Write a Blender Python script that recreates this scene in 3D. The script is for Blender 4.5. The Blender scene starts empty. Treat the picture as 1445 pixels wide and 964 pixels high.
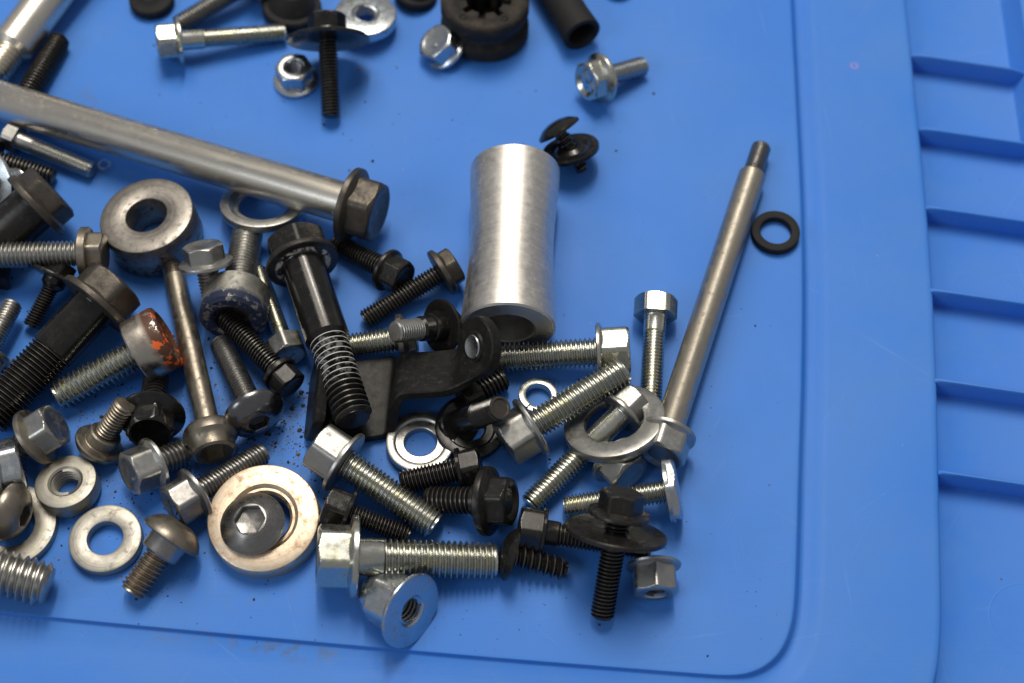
import bpy, math, random
from mathutils import Vector, Matrix

# ------------------------------------------------------------------ camera, light, exposure
S = bpy.context.scene
PITCH = math.radians(60.0)          # camera looks down at 60 degrees
FPX, W, H_ = 2140.0, 1445.0, 964.0  # focal length in photo pixels, photo size
DIST = 428.0                        # mm from lens to the lid along the axis
CAM = Vector((0, -DIST * math.cos(PITCH), DIST * math.sin(PITCH)))
cam = bpy.data.cameras.new('camera')
co = bpy.data.objects.new('camera', cam); S.collection.objects.link(co)
co.location = CAM * 0.001
co.rotation_euler = (math.pi / 2 - PITCH, 0, 0)
cam.sensor_width = 36.0; cam.lens = FPX / W * 36.0
cam.clip_start = 0.02; cam.clip_end = 20
cam.dof.use_dof = True; cam.dof.focus_distance = 0.404; cam.dof.aperture_fstop = 9.5
S.camera = co

w = bpy.data.worlds.new('World'); S.world = w; w.use_nodes = True
w.node_tree.nodes['Background'].inputs[0].default_value = (0.95, 0.96, 1.0, 1)
w.node_tree.nodes['Background'].inputs[1].default_value = 0.24

def area(name, loc, target, sx, sy, power, col):
    l = bpy.data.lights.new(name, 'AREA'); l.shape = 'RECTANGLE'; l.size = sx; l.size_y = sy
    l.energy = power; l.color = col
    o = bpy.data.objects.new(name, l); S.collection.objects.link(o)
    o.location = loc
    o.rotation_euler = (Vector(target) - Vector(loc)).to_track_quat('-Z', 'Y').to_euler()
    return o
area('workshop_tube_lamp', (0.03, 0.70, 1.75), (0, 0, 0), 0.14, 0.9, 12.0, (1.0, 0.93, 0.82))
area('workshop_panel_lamp', (-0.14, 0.95, 1.70), (0, 0, 0), 1.15, 0.9, 17.0, (1.0, 0.92, 0.80))
area('left_fill_lamp', (-1.3, -0.75, 1.3), (0, 0, 0), 0.9, 0.6, 6.0, (0.86, 0.93, 1.0))  # added fill from the left for diffuse light on the lid, not a window

S.view_settings.view_transform = 'Standard'; S.view_settings.look = 'None'
S.view_settings.exposure = 0.15; S.view_settings.gamma = 1.0

# ------------------------------------------------------------------ helpers
MM = 0.001
random.seed(11)
RGT = Vector((1, 0, 0)); FWD = Vector((0, math.cos(PITCH), -math.sin(PITCH)))
UPI = Vector((0, math.sin(PITCH), math.cos(PITCH)))
def P(px, py, z=0.0):
    """point of the place (mm) at height z that stands at photo position px, py"""
    d = FWD * FPX + RGT * (px - W / 2) - UPI * (py - H_ / 2)
    return CAM + d * ((z - CAM.z) / d.z)

class MB:
    def __init__(s): s.v = []; s.f = []; s.crest = set()
    def lathe(s, prof, N=48, ph=0.0, cx=0.0, cy=0.0):
        """prof: list of (z, r) with r a number or function of the angle"""
        rings = []
        for z, r in prof:
            if not callable(r) and r <= 1e-6:
                rings.append([len(s.v)]); s.v.append((cx, cy, z)); continue
            b = len(s.v); ring = []
            for j in range(N):
                a = 2 * math.pi * j / N + ph
                rr = r(a) if callable(r) else r
                s.v.append((cx + rr * math.cos(a), cy + rr * math.sin(a), z)); ring.append(b + j)
            rings.append(ring)
        for a, b in zip(rings, rings[1:]):
            if len(a) == 1 and len(b) == 1: continue
            for j in range(N):
                k = (j + 1) % N
                if len(a) == 1: s.f.append((a[0], b[k], b[j]))
                elif len(b) == 1: s.f.append((a[j], a[k], b[0]))
                else: s.f.append((a[j], a[k], b[k], b[j]))
        return s
    def box(s, c, sz, rot=None):
        b = len(s.v); R = rot or Matrix.Identity(3)
        for x in (-.5, .5):
            for y in (-.5, .5):
                for z in (-.5, .5):
                    s.v.append(tuple(Vector(c) + R @ Vector((x * sz[0], y * sz[1], z * sz[2]))))
        for f in ((0,1,3,2),(4,6,7,5),(0,4,5,1),(2,3,7,6),(0,2,6,4),(1,5,7,3)):
            s.f.append(tuple(b + i for i in f))
        return s
    def thread(s, z0, z1, d, p, N=28, depth=None, ch=None, internal=False, lead=0.0):
        R = d / 2; dep = depth or 0.66 * p; rm = R - dep
        if internal: prof = ((0, R), (.14, R), (.5, rm), (.64, rm))
        else: prof = ((0, rm), (.12, rm), (.46, R), (.60, R))
        ch = dep * 0.9 if ch is None else ch
        n = int((z1 - z0) / p) + 2
        rows = []
        for k in range(-1, n + 1):
            for fz, r in prof: rows.append((k + fz, r))
        M = len(rows); b = len(s.v)
        for fz, r in rows:
            for j in range(N):
                a = 2 * math.pi * j / N
                z = z0 + p * (fz + j / N); zc = min(max(z, z0), z1)
                rr = r
                if not internal: rr = min(rr, R - ch + (z1 - zc) * 0.9)
                s.v.append((rr * math.cos(a), rr * math.sin(a), zc))
        def idx(i, j):
            if j == N: i, j = i + 4, 0
            return b + i * N + j if i < M else None
        for i in range(M - 1):
            for j in range(N):
                q = (idx(i, j), idx(i, j + 1), idx(i + 1, j + 1), idx(i + 1, j))
                if None in q: continue
                zs = [s.v[t][2] for t in q]
                if max(zs) - min(zs) < 1e-6 and (abs(zs[0] - z0) < 1e-6 or abs(zs[0] - z1) < 1e-6): continue
                if i % 4 == 2 and not internal: s.crest.add(len(s.f))
                s.f.append(q if not internal else q[::-1])
        if not internal:
            re = R - ch + 0.02
            s.lathe([(z0, rm * 0.985), (z1 - 0.3, rm * 0.985), (z1 - 0.01, re - 0.25), (z1 + 0.02, re - 0.1), (z1 + 0.05, re - 0.35), (z1 + 0.06, 0)], N)
        return s
    def build(s, name, mat, parent=None, sharp=32, M=None):
        me = bpy.data.meshes.new(name)
        me.from_pydata([(x * MM, y * MM, z * MM) for x, y, z in s.v], [], s.f)
        me.materials.append(mat)
        if s.crest and mat.name in ('black_oxide', 'dusty_black_oxide', 'black_oxide_white_residue'):   # bare metal on the crests
            me.materials.append(bpy.data.materials['residue_on_crest' if 'residue' in mat.name else 'worn_thread_crest'])
            for i in s.crest: me.polygons[i].material_index = 1
        for p in me.polygons: p.use_smooth = True
        me.set_sharp_from_angle(angle=math.radians(sharp))
        o = bpy.data.objects.new(name, me); S.collection.objects.link(o)
        if parent: o.parent = parent
        if M: o.matrix_local = M
        return o

def hexr(af, rnd=0.965):
    a = af / 2; Rc = a / math.cos(math.pi / 6)
    def f(t):
        u = (t + math.pi / 6) % (math.pi / 3) - math.pi / 6    # corner at t = 0
        return min(a / math.cos(math.pi / 6 - abs(u)), Rc * rnd)
    return f
def minr(f, c): return lambda t: min(f(t), c)

def tag(o, label, cat, group=None):
    o['label'] = label; o['category'] = cat
    if group: o['group'] = group
    return o
def frame(origin, d, roll=0.0):
    d = Vector(d).normalized()
    ref = d.cross(Vector((0, 0, 1)))
    if ref.length < 0.02: ref = Vector((1, 0, 0))
    x = ref.normalized(); y = d.cross(x).normalized()
    R = Matrix((x, y, d)).transposed() @ Matrix.Rotation(math.radians(roll), 3, 'Z')
    M = R.to_4x4(); M.translation = Vector(origin) * MM
    return M
def root(name, origin, d, roll, label, cat, group=None):
    o = bpy.data.objects.new(name, None); S.collection.objects.link(o)
    o.empty_display_size = 0.004
    o.matrix_world = frame(origin, d, roll)
    return tag(o, label, cat, group)

# ------------------------------------------------------------------ materials
def ntree(name):
    m = bpy.data.materials.new(name); m.use_nodes = True
    t = m.node_tree
    return m, t, t.nodes, t.links, t.nodes['Principled BSDF']
def noise(t, vec, scale, detail=4, rough=.55):
    n = t.nodes.new('ShaderNodeTexNoise'); n.inputs['Scale'].default_value = scale
    n.inputs['Detail'].default_value = detail; n.inputs['Roughness'].default_value = rough
    t.links.new(vec, n.inputs['Vector']); return n.outputs['Fac']
def ramp(t, fac, a, b, va=0.0, vb=1.0):
    n = t.nodes.new('ShaderNodeMapRange'); n.inputs[1].default_value = a; n.inputs[2].default_value = b
    n.inputs[3].default_value = va; n.inputs[4].default_value = vb; n.clamp = True
    t.links.new(fac, n.inputs[0]); return n.outputs[0]
def mix(t, fac, a, b):
    n = t.nodes.new('ShaderNodeMix'); n.data_type = 'RGBA'
    for s, v in ((n.inputs[0], fac), (n.inputs[6], a), (n.inputs[7], b)):
        if hasattr(v, 'is_linked') or hasattr(v, 'links'): t.links.new(v, s)
        elif isinstance(v, (int, float)): s.default_value = v
        else: s.default_value = (*v, 1)
    return n.outputs[2]
def math_(t, op, a, b=None):
    n = t.nodes.new('ShaderNodeMath'); n.operation = op
    for s, v in zip(n.inputs, (a, b)):
        if v is None: continue
        if isinstance(v, (int, float)): s.default_value = v
        else: t.links.new(v, s)
    return n.outputs[0]
def coords(t):
    tc = t.nodes.new('ShaderNodeTexCoord'); oi = t.nodes.new('ShaderNodeObjectInfo')
    a = t.nodes.new('ShaderNodeVectorMath'); a.operation = 'ADD'
    sc = t.nodes.new('ShaderNodeMath'); sc.operation = 'MULTIPLY'; sc.inputs[1].default_value = 3.0
    t.links.new(oi.outputs['Random'], sc.inputs[0])
    t.links.new(tc.outputs['Object'], a.inputs[0]); t.links.new(sc.outputs[0], a.inputs[1])
    return a.outputs[0], tc.outputs['Object']

def metal(name, c1, c2, rough=.32, dirt=(.05, .042, .035), dirt_amt=.35, bump=.12, metallic=1.0, stain=None, stain_r=None, streak=False, grain=False, spec=.5, tint=None):
    m, t, N, L, B = ntree(name)
    v, raw = coords(t)
    if streak:
        mpg = N.new('ShaderNodeMapping'); mpg.inputs['Scale'].default_value = (1, 1, .06); L.new(v, mpg.inputs[0]); v2 = mpg.outputs[0]
    else: v2 = v
    if grain:
        sg = N.new('ShaderNodeSeparateXYZ'); L.new(raw, sg.inputs[0])
        rg = math_(t, 'SQRT', math_(t, 'ADD', math_(t, 'MULTIPLY', sg.outputs[0], sg.outputs[0]), math_(t, 'MULTIPLY', sg.outputs[1], sg.outputs[1])))
        cg = N.new('ShaderNodeCombineXYZ'); L.new(rg, cg.inputs[0]); L.new(sg.outputs[2], cg.inputs[1])
        dk = tuple(x * .80 for x in c2)
        col = mix(t, ramp(t, noise(t, cg.outputs[0], 900, 4, .6), .35, .65), c1, c2)
        col = mix(t, ramp(t, noise(t, cg.outputs[0], 2400, 3, .6), .50, .70, 0, .8), col, dk)
    else: col = mix(t, ramp(t, noise(t, v2, 240, 3), .3, .7), c1, c2)
    if tint: col = mix(t, ramp(t, noise(t, v, 330, 2), .5, .72, 0, .55), col, tint)
    fine = noise(t, v, 1400, 5, .7)
    blot = noise(t, v, 420, 6, .68)
    hi = .70 - .30 * dirt_amt
    dm = ramp(t, blot, hi - .10, hi + .14, 0, 0.85)
    spk = ramp(t, noise(t, v, 950, 3, .65), .62, .72, 0, .55)         # fine specks of grime
    film = math_(t, 'MULTIPLY', ramp(t, noise(t, v, 120, 3), .40, .68, 0, .42), ramp(t, noise(t, v, 700, 5, .75), .40, .60))
    dm = math_(t, 'MAXIMUM', math_(t, 'MAXIMUM', dm, math_(t, 'MULTIPLY', spk, .35 + .9 * dirt_amt)), math_(t, 'MULTIPLY', film, .30 + dirt_amt))
    col = mix(t, dm, col, dirt)
    met = ramp(t, dm, 0, 1, metallic, metallic * .25)
    r = math_(t, 'ADD', ramp(t, noise(t, v2, 500, 4, .6), .3, .7, rough - .06, rough + .08), ramp(t, dm, 0, 1, 0, .22))
    if stain:
        zc, zw, sc, amt = stain[:4]
        sp = N.new('ShaderNodeSeparateXYZ'); L.new(raw, sp.inputs[0])
        k = ramp(t, math_(t, 'ABSOLUTE', math_(t, 'SUBTRACT', sp.outputs[2], zc * MM)), zw * MM * .6, zw * MM * 1.1, 1, 0)
        k = math_(t, 'MULTIPLY', k, ramp(t, noise(t, v, 380, 6, .7), .62 - amt * .3, .68 - amt * .3))
        if len(stain) > 4:       # a second, sparser colour inside it
            k2 = ramp(t, noise(t, v, 260, 4, .6), .56, .60)
            sc = mix(t, k2, sc, stain[4])
        col = mix(t, k, col, sc); met = math_(t, 'MULTIPLY', met, ramp(t, k, 0, 1, 1, 0)); r = math_(t, 'ADD', r, ramp(t, k, 0, 1, 0, .25))
    if stain_r:
        rc, rw, sc, amt = stain_r
        sp = N.new('ShaderNodeSeparateXYZ'); L.new(raw, sp.inputs[0])
        rr = math_(t, 'SQRT', math_(t, 'ADD', math_(t, 'MULTIPLY', sp.outputs[0], sp.outputs[0]), math_(t, 'MULTIPLY', sp.outputs[1], sp.outputs[1])))
        k = ramp(t, math_(t, 'ABSOLUTE', math_(t, 'SUBTRACT', rr, rc * MM)), rw * MM * .6, rw * MM * 1.2, 1, 0)
        k = math_(t, 'MULTIPLY', k, ramp(t, noise(t, v, 300, 6, .7), .62 - amt * .3, .68 - amt * .3))
        k = math_(t, 'MULTIPLY', k, math_(t, 'GREATER_THAN', sp.outputs[2], .0088))
        col = mix(t, k, col, sc); met = math_(t, 'MULTIPLY', met, ramp(t, k, 0, 1, 1, 0)); r = math_(t, 'ADD', r, ramp(t, k, 0, 1, 0, .3))
    L.new(col, B.inputs['Base Color']); L.new(met, B.inputs['Metallic']); L.new(r, B.inputs['Roughness'])
    B.inputs['Specular IOR Level'].default_value = spec
    bp = N.new('ShaderNodeBump'); bp.inputs['Strength'].default_value = min(1, bump * 2.2); bp.inputs['Distance'].default_value = .00006
    h = math_(t, 'ADD', fine, math_(t, 'MULTIPLY', blot, .8))
    if grain:                     # turning marks: rings about the axis
        sp = N.new('ShaderNodeSeparateXYZ'); L.new(raw, sp.inputs[0])
        rr = math_(t, 'SQRT', math_(t, 'ADD', math_(t, 'MULTIPLY', sp.outputs[0], sp.outputs[0]), math_(t, 'MULTIPLY', sp.outputs[1], sp.outputs[1])))
        cv = N.new('ShaderNodeCombineXYZ'); L.new(rr, cv.inputs[0]); L.new(sp.outputs[2], cv.inputs[1])
        h = math_(t, 'ADD', h, math_(t, 'MULTIPLY', noise(t, cv.outputs[0], 2600, 3, .6), 2.2))
    L.new(h, bp.inputs['Height']); L.new(bp.outputs[0], B.inputs['Normal'])
    return m

ZINC  = metal('bright_zinc', (.541, .533, .467), (.492, .517, .508), .24, (.10, .09, .075), .12, .06, tint=(.62, .60, .40))
ZINCB = metal('blue_zinc', (.480, .520, .560), (.528, .536, .528), .26, (.12, .11, .10), .15, .07, tint=(.48, .58, .68))
ZINCD = metal('dull_zinc', (.45, .44, .405), (.385, .39, .385), .34, (.13, .11, .09), .22, .10)
WHTZ  = metal('satin_plated_steel', (.42, .40, .355), (.36, .345, .315), .46, (.15, .125, .10), .22, .10, grain=True, tint=(.40, .40, .28))
STEEL = metal('grey_steel', (.33, .325, .315), (.28, .277, .272), .31, (.06, .05, .045), .25, .12)
STEELG= metal('grey_turned_steel', (.335, .31, .28), (.28, .262, .24), .36, (.035, .03, .028), .34, .14, grain=True, stain=(3.6, 7.0, (.016, .014, .012), .30))
AXLE  = metal('axle_steel', (.72, .675, .59), (.64, .615, .56), .31, (.24, .195, .14), .18, .05, streak=True)
RODM  = metal('stained_rod_steel', (.50, .455, .375), (.40, .37, .315), .33, (.07, .058, .045), .34, .08, streak=True)
AGED  = metal('aged_brown_steel', (.33, .29, .23), (.26, .235, .20), .35, (.06, .05, .04), .35, .16)
DUSTY = metal('dusty_dark_steel', (.115, .098, .080), (.070, .063, .055), .40, (.020, .018, .016), .38, .24, metallic=.75)
WORN  = metal('worn_thread_crest', (.16, .15, .14), (.09, .085, .08), .30, (.03, .028, .025), .3, .1, metallic=.8)
BLACK = metal('black_oxide', (.009, .009, .009), (.014, .013, .012), .16, (.050, .043, .036), .14, .10, metallic=.25, spec=.55)
BLKD  = metal('dusty_black_oxide', (.017, .016, .015), (.011, .011, .011), .28, (.065, .055, .043), .22, .18, metallic=.25, spec=.42)
BLKW  = metal('black_oxide_white_residue', (.013, .013, .013), (.019, .018, .017), .30, (.05, .043, .036), .16, .14, metallic=.3, stain=(43, 9, (.34, .34, .34), .36))
RESC  = metal('residue_on_crest', (.10, .095, .09), (.05, .048, .045), .35, (.05, .043, .036), .2, .1, metallic=.5, stain=(43, 10, (.50, .50, .49), .95))
BLKF  = metal('black_flange_white_residue', (.020, .018, .018), (.030, .026, .024), .36, (.075, .06, .05), .3, .16, metallic=.3, stain_r=(7.2, .9, (.62, .60, .56), .5))
PAINT = metal('black_paint', (.009, .009, .009), (.012, .012, .012), .40, (.060, .056, .050), .20, .16, metallic=.0, spec=.18)
ALU   = metal('turned_aluminium', (.70, .67, .625), (.65, .63, .595), .40, (.42, .37, .31), .04, .04, grain=True)
BRONZ = metal('tarnished_ring_steel', (.74, .60, .44), (.78, .67, .53), .42, (.36, .17, .06), .40, .10, grain=True)
RUSTY = metal('rusty_painted_steel', (.50, .46, .40), (.44, .41, .37), .28, (.16, .07, .035), .22, .10, stain=(1.0, 3.8, (.085, .030, .014), .85, (.80, .12, .015)))
BLUED = metal('blue_smeared_steel', (.42, .40, .35), (.36, .35, .32), .40, (.03, .04, .08), .30, .12, stain=(0, 5.0, (.006, .014, .045), .75))
CONE  = metal('grey_cone_steel', (.30, .29, .275), (.25, .245, .24), .27, (.06, .055, .05), .10, .05, grain=True)
DPOL  = metal('dark_polished_steel', (.20, .20, .205), (.16, .16, .17), .20, (.05, .045, .04), .12, .05)
BROWNT= metal('rust_tinged_thread', (.38, .33, .27), (.34, .29, .22), .36, (.20, .085, .03), .36, .15)
def rubber(name, c, dust, amt):
    m, t, N, L, B = ntree(name); v, raw = coords(t)
    col = mix(t, ramp(t, noise(t, v, 260, 6, .7), .62 - amt * .3, .8 - amt * .3, 0, .8), c, dust)
    L.new(col, B.inputs['Base Color']); B.inputs['Roughness'].default_value = .72
    B.inputs['Specular IOR Level'].default_value = .35
    bp = N.new('ShaderNodeBump'); bp.inputs['Strength'].default_value = .3; bp.inputs['Distance'].default_value = .0003
    L.new(noise(t, v, 900, 5, .7), bp.inputs['Height']); L.new(bp.outputs[0], B.inputs['Normal'])
    return m
RUB  = rubber('black_rubber', (.009, .009, .010), (.028, .026, .024), .15)
RUBB = rubber('dirty_rubber', (.014, .013, .012), (.055, .038, .025), .45)

def lid_material():
    m, t, N, L, B = ntree('blue_plastic')
    tc = N.new('ShaderNodeTexCoord'); v = tc.outputs['Object']
    base = mix(t, ramp(t, noise(t, v, 14, 4), .35, .65), (.038, .190, .645), (.048, .208, .670))
    base = mix(t, ramp(t, noise(t, v, 900, 6, .75), .66, .8, 0, .35), base, (.08, .26, .74))
    base = mix(t, ramp(t, noise(t, v, 30, 6, .7), .40, .68, 0, .6), base, (.080, .225, .600))      # worn, hazy film
    for ang, sc_, seed in ((8, 700, 0), (57, 900, 3), (-38, 800, 7), (95, 1000, 11)):                 # fine scuffs
        mp = N.new('ShaderNodeMapping'); mp.vector_type = 'TEXTURE'; mp.inputs['Rotation'].default_value = (0, 0, math.radians(ang)); mp.inputs['Scale'].default_value = (1 / 22, 1 / sc_, 1); mp.inputs['Location'].default_value = (seed, seed, 0)
        L.new(v, mp.inputs[0])
        k = math_(t, 'MULTIPLY', ramp(t, noise(t, mp.outputs[0], 1.0, 2, .5), .66, .76, 0, .42), ramp(t, noise(t, v, 28 + seed, 3), .44, .64))
        base = mix(t, k, base, (.13, .28, .68))
    def spot(px, py, rx, ry, rot=0.0):
        c = P(px, py) * MM
        mp = N.new('ShaderNodeMapping'); mp.vector_type = 'TEXTURE'
        mp.inputs['Location'].default_value = (c.x, c.y, 0); mp.inputs['Rotation'].default_value = (0, 0, math.radians(rot))
        mp.inputs['Scale'].default_value = (rx * MM, ry * MM, 1)
        L.new(v, mp.inputs['Vector'])
        s2 = N.new('ShaderNodeSeparateXYZ'); L.new(mp.outputs[0], s2.inputs[0])
        return math_(t, 'SQRT', math_(t, 'ADD', math_(t, 'MULTIPLY', s2.outputs[0], s2.outputs[0]), math_(t, 'MULTIPLY', s2.outputs[1], s2.outputs[1])))
    # brown smears and oily stains
    for px, py, rx, ry, rot, amt, c in ((405, 917, 17, 3, -5, .8, (.105, .105, .070)), (300, 900, 26, 3, -5, .35, (.14, .14, .14)), (125, 135, 5, 6, 20, .6, (.12, .14, .18)),
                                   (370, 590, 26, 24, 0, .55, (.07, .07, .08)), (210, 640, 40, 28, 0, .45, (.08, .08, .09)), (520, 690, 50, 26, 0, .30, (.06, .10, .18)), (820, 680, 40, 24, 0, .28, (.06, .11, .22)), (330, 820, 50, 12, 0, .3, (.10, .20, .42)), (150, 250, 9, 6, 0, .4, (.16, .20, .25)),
                                   (520, 935, 22, 4, -6, .3, (.16, .27, .55))):
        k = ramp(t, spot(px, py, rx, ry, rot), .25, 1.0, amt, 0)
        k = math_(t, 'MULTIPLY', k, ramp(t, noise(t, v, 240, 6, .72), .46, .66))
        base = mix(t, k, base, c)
    for px, py, ln, wd, rot in ((412, 868, 8, .18, -72), (955, 765, 7, .12, -48), (900, 850, 12, .10, -30), (1010, 600, 6, .1, 60), (640, 200, 9, .12, 20), (1240, 700, 10, .15, 35), (1190, 560, 8, .12, 70)):
        k = math_(t, 'MULTIPLY', ramp(t, spot(px, py, ln, wd, rot), .3, 1.0, .5, 0), ramp(t, noise(t, v, 400), .35, .6))
        base = mix(t, k, base, (.16, .30, .72))
    # tiny pale ring and pink ring marks
    for px, py, r, c, a in ((147, 232, 1.9, (.55, .68, .80), .7), (1207, 88, 1.2, (.55, .25, .50), .7)):
        dd = spot(px, py, r, r)
        k = math_(t, 'MULTIPLY', ramp(t, math_(t, 'ABSOLUTE', math_(t, 'SUBTRACT', dd, .85)), .05, .3, a, 0), ramp(t, noise(t, v, 700), .35, .55))
        base = mix(t, k, base, c)
    # fine dust specks
    vo = N.new('ShaderNodeTexVoronoi'); vo.inputs['Scale'].default_value = 130; L.new(v, vo.inputs['Vector'])
    sel = N.new('ShaderNodeSeparateColor'); L.new(vo.outputs['Color'], sel.inputs[0])
    k = math_(t, 'MULTIPLY', ramp(t, vo.outputs['Distance'], .035, .06, .7, 0), math_(t, 'GREATER_THAN', sel.outputs[0], .72))
    base = mix(t, k, base, mix(t, sel.outputs[1], (.02, .03, .06), (.25, .30, .45)))
    L.new(base, B.inputs['Base Color'])
    L.new(ramp(t, noise(t, v, 60, 5, .6), .3, .7, .46, .58), B.inputs['Roughness'])
    B.inputs['Specular IOR Level'].default_value = .22
    # moulded grain, drag scratches, ejector circles
    mp = N.new('ShaderNodeMapping'); mp.inputs['Scale'].default_value = (60, 1500, 1); mp.inputs['Rotation'].default_value = (0, 0, math.radians(4)); L.new(v, mp.inputs[0])
    scr = noise(t, mp.outputs[0], 1.0, 3, .6)
    h = math_(t, 'ADD', math_(t, 'MULTIPLY', noise(t, v, 2500, 3), .25), math_(t, 'MULTIPLY', scr, .5))
    h = math_(t, 'ADD', h, math_(t, 'MULTIPLY', noise(t, v, 45, 2), 2.0))
    for px, py, r in ((858, 319, 10.4), (1400, 398, 9.4), (1462, 858, 9.6)):
        dd = spot(px, py, r, r)
        h = math_(t, 'ADD', h, ramp(t, math_(t, 'ABSOLUTE', math_(t, 'SUBTRACT', dd, 1.0)), .0, .035, .55, 0))
    bp = N.new('ShaderNodeBump'); bp.inputs['Strength'].default_value = .16; bp.inputs['Distance'].default_value = .0004
    L.new(h, bp.inputs['Height']); L.new(bp.outputs[0], B.inputs['Normal'])
    return m
LIDM = lid_material()

# ------------------------------------------------------------------ the blue plastic lid
def make_lid():
    px = [(1112, -40), (1114, 0), (1120, 120), (1126, 240), (1129, 330), (1130, 420), (1128.5, 540), (1125, 644), (1122, 760), (1119, 840)]
    corner = [(1114, 880), (1103, 911), (1085, 933), (1060, 947), (1028, 952)]
    bot = [(965, 948), (720, 929), (480, 908), (240, 886), (0, 863), (-60, 857)]
    pts = [P(x, y) for x, y in px + corner + bot]
    a = (pts[0] - pts[2]).normalized(); pts.insert(0, pts[0] + a * 160)
    b = (pts[-1] - pts[-4]).normalized(); pts.append(pts[-1] + b * 170)
    # Catmull-Rom
    path = []
    for i in range(len(pts) - 1):
        p0, p1, p2, p3 = pts[max(i - 1, 0)], pts[i], pts[i + 1], pts[min(i + 2, len(pts) - 1)]
        n = 6 if i not in (0, len(pts) - 2) else 4
        for k in range(n):
            t = k / n
            if i in (0, len(pts) - 2): path.append(p1.lerp(p2, t)); continue
            path.append(.5 * ((2 * p1) + (p2 - p0) * t + (2 * p0 - 5 * p1 + 4 * p2 - p3) * t * t + (3 * p1 - p0 - 3 * p2 + p3) * t ** 3))
    path.append(pts[-1])
    for _ in range(6):
        path = [path[0]] + [(path[i - 1] + path[i] * 2 + path[i + 1]) / 4 for i in range(1, len(path) - 1)] + [path[-1]]
    nor = []
    for i in range(len(path)):
        d = path[min(i + 1, len(path) - 1)] - path[max(i - 1, 0)]
        nor.append(Vector((-d.y, d.x, 0)).normalized())     # outward (path runs downwards, then to the left)
    prof = [(-.8, 0), (0, 0), (.2, -.03), (.42, -.14), (.62, -.36), (.82, -.72), (1.5, -2.15), (1.75, -2.6), (2.1, -2.95), (2.6, -3.12), (3.3, -3.05), (5.2, -2.45), (6.8, -1.85), (7.7, -1.66), (8.6, -1.6), (20, -1.6), (36.4, -1.6),
            (37.3, -1.66), (37.9, -1.9), (38.3, -2.4), (38.5, -3.2), (39.0, -7.2), (39.4, -7.9), (40.2, -8.2), (52, -8.2), (70, -8.2), (71.2, -7.8), (71.9, -6.8), (74.2, -1.2), (74.8, 0), (76, .6), (86, .6), (87.3, .2), (87.8, -.6), (88.4, -24)]
    mb = MB()
    for d, z in prof:
        for p, n in zip(path, nor):
            kd = 0.35 + 0.65 * min(1, max(0, n.x))
            q = p + n * (d * kd if 0 < d < 2.7 else d)
            k = 0.42 + 0.58 * min(1, max(0, n.x))       # the step is deeper along the side than along the front
            zz = z * k if d < 7.7 and z < 0 else z
            if d < 7.7: zz = max(zz, z if z > -1.6 * k else zz)
            mb.v.append((q.x, q.y, zz if d < 3.0 else (zz + (z - zz) * min(1, (d - 3) / 4.7))))
    K = len(path)
    for i in range(len(prof) - 1):
        for j in range(K - 1):
            mb.f.append((i * K + j, i * K + j + 1, (i + 1) * K + j + 1, (i + 1) * K + j))
    far = path[0].y
    far_pt = len(mb.v); mb.v.append((path[-1].x, far, 0))
    mb.f.append(tuple(range(K)) + (far_pt,))
    # orientation: make the panel face up
    o = mb.build('blue_plastic_lid', LIDM, sharp=34)
    import bmesh
    bm = bmesh.new(); bm.from_mesh(o.data); bmesh.ops.recalc_face_normals(bm, faces=bm.faces)
    big = max(bm.faces, key=lambda f: f.calc_area())
    if big.normal.z < 0: bmesh.ops.reverse_faces(bm, faces=bm.faces)
    bm.to_mesh(o.data); bm.free()
    o['kind'] = 'structure'
    # ribs across the recessed channel
    zt = -1.1
    for x, y in ((1288, 76), (1299, 180), (1307, 291), (1313, 408), (1320, 535), (1325, 665), (1328, 806)):
        if y > 700: continue
        a = P(x, y, zt); e = P(x + 170, y + 25, zt); dr = (e - a).normalized(); ln = 37.0
        nrm = Vector((-dr.y, dr.x, 0))
        m = MB(); secs = []
        n = 14
        for k in range(n + 1):
            s = ln * k / n if k != 1 else .9
            c = a + dr * s
            top = zt - max(0, (s - 30) / 7) ** 2 * 2.0
            sag = 0.0
            ring = [(-.7, -8.35), (-.6, top - .45), (-.25, top), (.25, top), (.6, top - .45), (.7, -8.35)]
            if k == 0: ring = [(u, min(z_, -1.75) if z_ > -5 else z_) for u, z_ in ring]
            secs.append([(c.x + nrm.x * u, c.y + nrm.y * u, z_) for u, z_ in ring])
        for sct in secs: m.v += sct
        for k in range(n):
            for j in range(6):
                j2 = (j + 1) % 6
                m.f.append((k * 6 + j, k * 6 + j2, (k + 1) * 6 + j2, (k + 1) * 6 + j))
        m.f.append(tuple(range(6))[::-1]); m.f.append(tuple(n * 6 + j for j in range(6)))
        m.build('rib', LIDM, o, sharp=40)
    return o
lid = make_lid()

# ------------------------------------------------------------------ fasteners
GB = 'loose bolts on the blue lid'; GW = 'loose washers and rings on the blue lid'; GN = 'loose nuts on the blue lid'; GS = 'loose screws on the blue lid'

def axis_of(H, T, rh, hh, rt):
    """H, T = (px, py[, z]); a missing z rests the head rim / tip on the lid"""
    zT = T[2] if len(T) > 2 else rt
    zH = H[2] if len(H) > 2 else rh
    for _ in range(4):
        a, b = P(H[0], H[1], zH), P(T[0], T[1], zT)
        L = (b - a).length
        if len(H) < 3:
            dz = (rh - zT) / max(L - hh, 1)
            zH = rh * math.sqrt(max(0, 1 - dz * dz)) + dz * hh
    return a, b, L

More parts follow.
